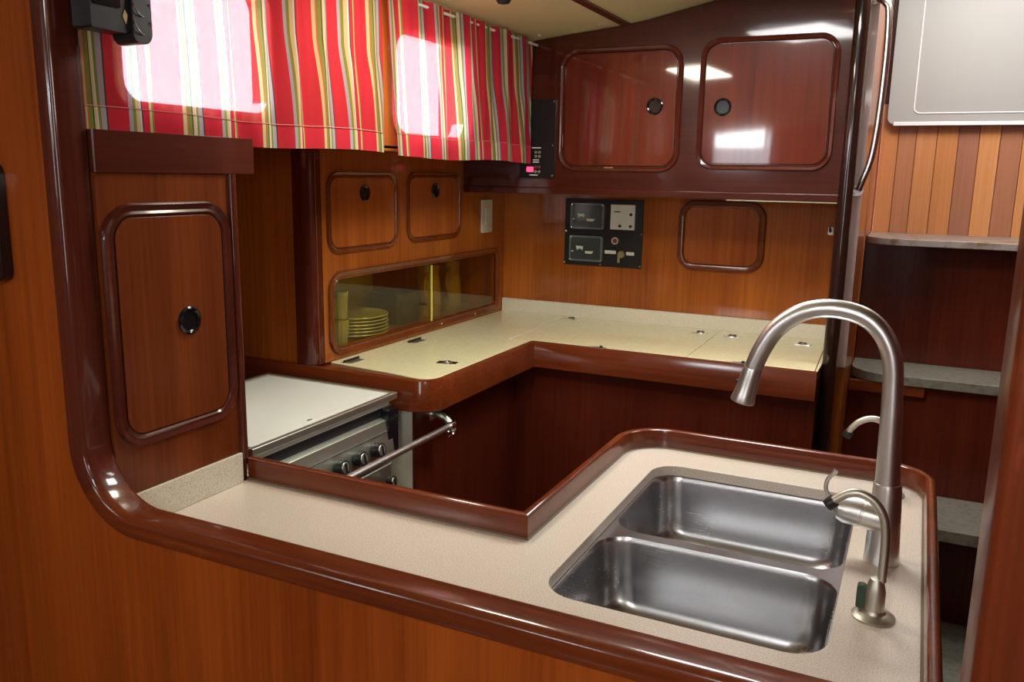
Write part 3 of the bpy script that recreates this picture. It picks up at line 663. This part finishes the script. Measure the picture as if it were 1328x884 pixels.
# light switch
sw = thing('light_switch', 'narrow cream rocker switch plate on the teak locker by the far wall', 'switch', (XL2, 1.835, .448))
obj('switch_plate', plate(B(), rrect(1.795, 1.876, .388, .507, .004, 3), [], P2, .0003, .006), 'white_panel', sw, bevel=.001)
obj('rocker', plate(B(), rrect(1.818, 1.853, .415, .480, .003, 3), [], P2, .006, .009), 'white_panel', sw, bevel=.001)

# ================================================================== UPPER CABINETS
YU = 1.665
PU = planeY(YU)
uc = thing('upper_cabinet', 'long glossy dark mahogany wall cabinet with two round-cornered doors', 'cabinet', (-.25, 1.8, .537))
top = [(.353, .560), (.353, 1.143)] + [(x, czx(x)-.002) for x, _ in cz[::-1] if -1.0 < x < .353] + [(-.906, .9)]
obj('face', plate(B(), [(-.904, .560)] + top[:-1] + [(-.655, czx(-.655)-.002), (-.904, .96)], [], PU, -.018, 0), 'cab_mahog', uc)
obj('bottom_board', bx(-.904, .353, YU-.004, YU+.322, .537, .5595), 'cab_mahog', uc, bevel=.003)
obj('end_panel', bx(.335, .353, YU+.019, YU+.322, .5600, 1.12), 'cab_mahog', uc)
door(uc, PU, (-.534, -.166, .630, .978), .045, .016, .009, mat='cab_door', frame_mat='mahogany', pull=(-.233, .813), pr=.026)
door(uc, PU, (-.083, .276, .640, .988), .040, .016, .009, mat='cab_door', frame_mat='mahogany', pull=(-.025, .807), pr=.026)
obj('hinge_strip', bx(-.536, -.533, YU-.009, YU-.004, .69, .73), 'chrome', uc)
obj('hinge_strip', bx(-.39, -.36, YU-.009, YU-.004, .6245, .628), 'chrome', uc)
obj('brass_strip', bx(.0, .33, YU+.005, YU+.012, .5335, .5368), 'brass', uc)['label'] = 'thin bright strip under the right end'

# breaker panel behind the curtain end
bp_ = thing('battery_monitor_panel', 'tall narrow black panel with red digital display beside the curtain', 'panel', (-.62, YU, .7))
obj('panel_plate', plate(B(), rrect(-.688, -.562, .590, .842, .003, 2), [], PU, .0003, .006), 'black_panel', bp_, bevel=.001)
PP = lambda u, v, d: PU(u, v, d+.006)
obj('display', plate(B(), rrect(-.662, -.638, .609, .626, .003, 3), [], PP, 0, .002), 'red_led', bp_)['label'] = 'glowing red digital display'
for (u, v) in ((-.630, .625), (-.617, .625), (-.630, .610), (-.617, .610), (-.630, .673), (-.617, .673), (-.630, .660), (-.617, .660)):
    obj('button', lathe(B(), disc_cap(.0048, .003), PP(u, v, 0), (0, -1, 0), 12), 'red_plastic' if v > .62 and v < .65 else 'dull_metal', bp_)
for (u0, u1, v) in ((-.645, -.612, .686), (-.640, -.618, .640), (-.640, -.618, .647), (-.652, -.622, .598)):
    obj('label_strip', bx(u0, u1, YU-.0065, YU-.006, v, v+.0025), 'grey_edge', bp_)
for (u, v) in ((-.568, .834), (-.570, .695), (-.570, .598)): obj('screw', lathe(B(), disc_cap(.003, .0015), PP(u, v, 0), (0, -1, 0), 10), 'chrome', bp_)

# ================================================================== FAR WALL FITTINGS
PW = planeY(YW)
ip = thing('instrument_panel', 'square black engine instrument panel with two gauges on the far wall', 'panel', (-.5, YW, .39))
obj('panel_plate', plate(B(), rrect(-.652, -.352, .274, .518, .003, 2), [], PW, .0003, .005), 'black_panel', ip, bevel=.001)
PI_ = lambda u, v, d: PW(u, v, d+.005)
for (u0, v0, lb) in ((-.627, .408, 'upper gauge'), (-.629, .290, 'lower gauge')):
    g = obj('gauge', plate(B(), rrect(u0, u0+.130, v0, v0+.094, .008, 4), [], PI_, 0, .010), 'grey_clear', ip, bevel=.001); g['label'] = lb
    obj('gauge_face', plate(B(), rrect(u0+.007, u0+.123, v0+.007, v0+.087, .004, 3), [], PI_, .010, .0112), 'dark_grey', g)
    obj('needle_mark', plate(B(), [(u0+.028, v0+.056), (u0+.033, v0+.040), (u0+.038, v0+.045), (u0+.047, v0+.046), (u0+.054, v0+.040), (u0+.056, v0+.055)], [], PI_, .0112, .013), 'white_plastic', g)
    obj('needle_mark', plate(B(), [(u0+.064, v0+.038), (u0+.066, v0+.029), (u0+.090, v0+.029), (u0+.097, v0+.038)], [], PI_, .0112, .013), 'white_plastic', g)
    obj('adjuster', lathe(B(), disc_cap(.0035, .003), PI_(u0+.014, v0+.036, .0112), (0, -1, 0), 10), 'white_plastic', g)
    for a, b in ((.006, .006), (.124, .006), (.006, .088), (.124, .088)): obj('screw', lathe(B(), disc_cap(.003, .0015), PI_(u0+a, v0+b, .010), (0, -1, 0), 8), 'chrome', g)
mo = obj('control_module', plate(B(), rrect(-.473, -.382, .411, .500, .002, 2), [], PI_, 0, .006), 'white_plastic', ip, bevel=.001); mo['label'] = 'white module with three small black knobs'
for (u, v) in ((-.396, .466), (-.436, .424), (-.396, .424)): obj('module_knob', lathe(B(), disc_cap(.0052, .006), PI_(u, v, .006), (0, -1, 0), 12), 'black', mo)
obj('module_mark', bx(-.460, -.437, YW-.0118, YW-.011, .4725, .4765), 'dark_grey', mo)
rk = obj('warning_light', lathe(B(), [(0, .006), (.008, .006), (.009, .008), (.013, .008), (.014, 0)], PI_(-.453, .370, 0), (0, -1, 0), 18), 'dull_metal', ip)
obj('red_lens', lathe(B(), [(0, .010), (.006, .009), (.008, .006)], PI_(-.453, .370, 0), (0, -1, 0), 14), 'red_plastic', rk)
obj('label_plate', plate(B(), rrect(-.492, -.449, .322, .334, .002, 2), [], PI_, 0, .001), 'white_plastic', ip)
obj('label_plate', plate(B(), rrect(-.410, -.380, .320, .332, .002, 2), [], PI_, 0, .001), 'white_plastic', ip)
kb = obj('key_switch', lathe(B(), disc_cap(.013, .008), PI_(-.428, .322, 0), (0, -1, 0), 18), 'brass', ip)
obj('key', plate(B(), rrect(-.439, -.430, .292, .322, .004, 3), [], PI_, .009, .011), 'brass', kb)
for (u, v) in ((-.646, .398), (-.650, .282), (-.357, .397), (-.357, .282), (-.508, .281)): obj('screw', lathe(B(), disc_cap(.0035, .0015), PI_(u, v, 0), (0, -1, 0), 10), 'chrome', ip)

ah = thing('access_hatch', 'small square teak access panel with rounded raised frame on the far wall', 'panel', (-.07, YW, .4))
obj('hatch_board', plate(B(), rrect(-.200, .050, .306, .500, .035), [], PW, .0003, .004), 'teak_door', ah)
obj('hatch_frame', sweep(B(), rrect(-.200, .050, .306, .500, .035)[::-1], moulding(.024, .014, False), PW), wood('hatch_frame_teak', (.085, .018, .005), (.20, .050, .014), 'X', coat=.7), ah)
hk = thing('coat_hook', 'small dark hook on the far wall beside the post', 'hook', (.278, YW, .43))
obj('hook_plate', plate(B(), rrect(.270, .286, .425, .450, .003, 2), [], PW, .0003, .003), 'dull_metal', hk)
obj('hook_arm', tube(B(), catmull([(.278, YW-.003, .440), (.278, YW-.022, .436), (.278, YW-.034, .442), (.278, YW-.036, .452)], 5), .0035, 10), 'black', hk)

# ---- post and grab rail
ps = tag(obj('support_post', lathe(B(), [(0, 0), (.0205, 0), (.0205, 2.03), (0, 2.03)], (.339, 1.612, FLOOR), (.002, 0, 1), 32), 'post', smooth=50), 'round near-black glossy wooden post in front of the cabinets', 'post')
gr = thing('grab_rail', 'curved stainless grab rail beside the dark post', 'rail', (.375, 1.65, .57))
P = catmull([(.371, 1.652, .574), (.380, 1.646, .600), (.397, 1.644, .663), (.406, 1.644, .767), (.410, 1.644, .923), (.406, 1.644, 1.040), (.396, 1.644, 1.068), (.378, 1.652, 1.082)], 7)
obj('rail_tube', tube(B(), P, .0095, 16), plain('satin_stainless_rail', (.62, .60, .58), .22, 1), gr, smooth=60)
obj('rail_foot', lathe(B(), disc_cap(.016, .005), (.370, 1.6595, .572), (0, -1, 0), 18), 'chrome', gr)
obj('rail_foot', lathe(B(), disc_cap(.016, .005), (.370, 1.6595, 1.084), (0, -1, 0), 18), 'chrome', gr)

# ================================================================== COMPANIONWAY
hb_ = thing('hatch_board', 'light grey hatch board with white lower edge at the top right', 'hatch', (.72, 2.30, .78))
PH = planeY(2.315)
ho = rrect(.400, 1.045, .790, 1.50, (.025, .002, .002, .002), 5)
obj('board', plate(B(), ho, [], PH, 0, .012), 'grey_board', hb_, bevel=.002)
obj('lower_edge', bx(.420, 1.045, 2.297, 2.303, .785, .798), 'grey_edge', hb_, bevel=.002)['label'] = 'white lower edge'
obj('inset_line', sweep(B(), [(.4795, 1.50), (.4795, .85)] + arc(.4995, .846, .020, 180, 270, 5) + [(1.045, .826)], [(-.0025, .0115), (-.0015, .0145), (.0015, .0145), (.0025, .0115)], PH, closed=False), 'grey_edge', hb_)['label'] = 'fine white inset bead'

stp = thing('companionway_ladder', 'steep companionway ladder with grey rounded treads right of the post', 'stairs', (.7, 2.0, FLOOR))
def tread(z, y0, y1, x0, x1, th, mat='rubber_tread', curve=.14):
    pts = [(x1, y1), (x0, y1), (x0, y0+curve*.75)] + [(x0+curve*.85*(1-math.cos(a)), y0+curve*.75*(1-math.sin(a))) for a in [PI/2*k/8 for k in range(1, 9)]] + [(x1, y0)]
    return obj('tread', plate(B(), pts, [], planeZ(0), z-th, z), mat, stp, bevel=.004)
tread(.422, 1.985, 2.328, .383, 1.048, .022, speckle('worn_nosing_tread', (.30, .25, .22), (.16, .09, .05), .35, 26, .9))
tread(.012, 1.855, 2.082, .383, 1.048, .030)
tread(-.36, 1.59, 1.875, .383, 1.048, .034, curve=.06)
tread(-.756, 1.20, 1.845, .383, 1.048, .03, curve=.02)
obj('riser', bx(.383, 1.048, 2.084, 2.10, .012, .399), 'well', stp)
obj('riser', bx(.383, 1.048, 1.877, 1.893, -.40, -.019), 'well', stp)
obj('riser', bx(.383, 1.048, 1.846, 1.862, -.80, -.395), 'well', stp)
obj('toe_ledge', bx(.383, .60, 1.862, 1.876, -.05, -.019), 'mahogany_x', stp)
obj('skirt_board', bx(.383, .395, 2.10, 2.328, -.3, .399), 'teak', stp)
obj('landing_front', bx(.64, 1.048, 1.205, 1.22, FLOOR, -.787), 'well', stp)

# ================================================================== CURTAINS
def curtain(y0, y1, zb, zt, xc, phase, label, lean=0.0, hemz=.692):
    t = thing('curtain', label, 'curtain', (xc, (y0+y1)/2, zt), 'striped galley curtains')
    L_ = y1-y0; n = int(L_/.0045); rnd = random.Random(int(phase*100))
    ks = [(rnd.uniform(.75, 1.25), rnd.uniform(0, 6.28)) for _ in range(3)]
    def X(s, v):   # v 0 bottom .. 1 top
        a = .0055*(.8+.5*math.sin(s*9+phase)) + .002*v
        return a*math.sin(s*62*ks[0][0]+ks[0][1]+.15*v) + .0035*math.sin(s*23*ks[1][0]+ks[1][1]+.4*v) + (.0025*math.sin(s*140+v*3) if v > .6 else .0025*math.sin(s*140+3*.6)*v/.6)
    def build(za, zb_, nz, off=0.0):
        bm = B(); uvl = bm.loops.layers.uv.new('UVMap'); G = []; U = []
        for j in range(nz+1):
            z = za+(zb_-za)*j/nz; v = (z-zb)/(zt-zb); row = []; ur = []; acc = 0; prev = None
            for i in range(n+1):
                s = i/n*L_; x = xc+X(s+phase, v)+off; y = y0+s + lean*(1-v)*(1-s/L_) + .0015*math.sin(s*40+phase+2*v)
                z2 = z + (.003*math.sin(s*11+phase)*(1-v))
                if prev is not None: acc += math.hypot(x-prev[0], y-prev[1])
                prev = (x, y); row.append(bm.verts.new((x, y, z2))); ur.append(acc + .0012*math.sin(v*5+s*8))
            G.append(row); U.append(ur)
        for j in range(nz):
            for i in range(n):
                f = bm.faces.new((G[j][i], G[j][i+1], G[j+1][i+1], G[j+1][i]))
                for lp, (jj, ii) in zip(f.loops, ((j, i), (j, i+1), (j+1, i+1), (j+1, i))): lp[uvl].uv = (U[jj][ii]+phase*.7, 0)
        return bm
    obj('cloth', build(hemz, zt, 16), 'cloth', t, smooth=60)
    obj('hem', build(zb, hemz, 3, .0008), 'cloth_hem', t, smooth=60)
    bm = B(); pts = [Vector((xc+X(i/n*L_+phase, (hemz-zb)/(zt-zb))+.0022, y0+i/n*L_ + lean*(1-(hemz-zb)/(zt-zb))*(1-i/n) + .0015*math.sin(i/n*L_*40+phase+2*(hemz-zb)/(zt-zb)), hemz+.003*math.sin(i/n*L_*11+phase)*.9)) for i in range(0, n+1, 2)]
    obj('stitch_line', tube(bm, pts, .0007, 4), 'stitch', t)
    obj('rod_pocket', build(zt, zt+.012, 1), 'cloth_hem', t, smooth=60)
    return t
curtain(-.03, .787, .646, 1.008, -.634, .35, 'red striped curtain at the left, hanging over the first window')
curtain(.803, 1.620, .638, 1.008, -.628, 1.9, 'red striped curtain at the right, ending at the black display panel', lean=.032)
rod = tag(obj('curtain_rod', tube(B(), [(-.634, -.03, 1.006), (-.634, 1.66, 1.010)], .004, 10), 'white_plastic'), 'thin white curtain wire under the ceiling edge', 'rod')

# ================================================================== SMALL OBJECTS AT THE LEFT
rd = thing('radio_speaker', 'black radio with rounded corded microphone hanging at the top left before the curtain', 'radio', (-.575, .01, .78))
PR = planeX(-.596)
obj('radio_case', plate(B(), rrect(-.060, .006, .797, .945, .004, 4), [], PR, 0, .040), 'black', rd, bevel=.003)
obj('front_plate', plate(B(), rrect(-.055, -.010, .830, .935, .003, 3), [], PR, .040, .042), 'black_gloss', rd)
obj('glint', plate(B(), [(-.006, .820), (-.002, .830), (.002, .822), (-.001, .810)], [], PR, .040, .0415), plain('cream_glint', (.7, .5, .22), .4), rd)['label'] = 'reflection painted as a small cream diamond-shaped badge'  # reflection on the radio, painted as a raised cream patch
obj('ceiling_bracket', bx(-.594, -.566, -.018, .03, .944, czx(-.58)-.001), 'black', rd)
mb = obj('microphone', plate(B(), rrect(.007, .042, .784, .930, (.014, .017, .012, .012), 8), [], PR, 0, .046), 'black', rd, bevel=.006)
for k in range(3):
    z = .815+.026*k
    obj('cord_loop', tube(B(), [(-.5495+.003*math.sin(2*a), .024+.015*math.cos(a), z+.017*math.sin(a)) for a in [PI*.95+PI*1.1*q/14 for q in range(15)]], .0011, 6), plain('cord_brown', (.16, .06, .05), .3), mb)
bs = thing('bulkhead_screen', 'black rounded-corner panel at the left edge of the bulkhead', 'panel', (-.86, -.08, .5))
obj('screen_case', plate(B(), rrect(-.98, -.752, .418, .606, .020, 6), [], planeY(-.0805), 0, .018), 'black_gloss', bs, bevel=.003)
obj('screen_face', plate(B(), rrect(-.97, -.762, .428, .596, .014, 5), [], planeY(-.0985), 0, .001), 'black', bs)
cl = thing('ceiling_light', 'small black round fitting on the ceiling above the curtains', 'light', (-.473, 1.09, czx(-.473)))
obj('fitting', lathe(B(), [(.022, 0), (.022, .006), (.015, .018), (.006, .020), (0, .020)], (-.473, 1.09, czx(-.473)), (0, 0, -1), 20), 'black', cl)
obj('fitting_rim', lathe(B(), [(.020, 0), (.026, 0), (.026, .004), (.020, .0045)], (-.473, 1.09, czx(-.473)), (0, 0, -1), 20), 'dull_metal', cl)
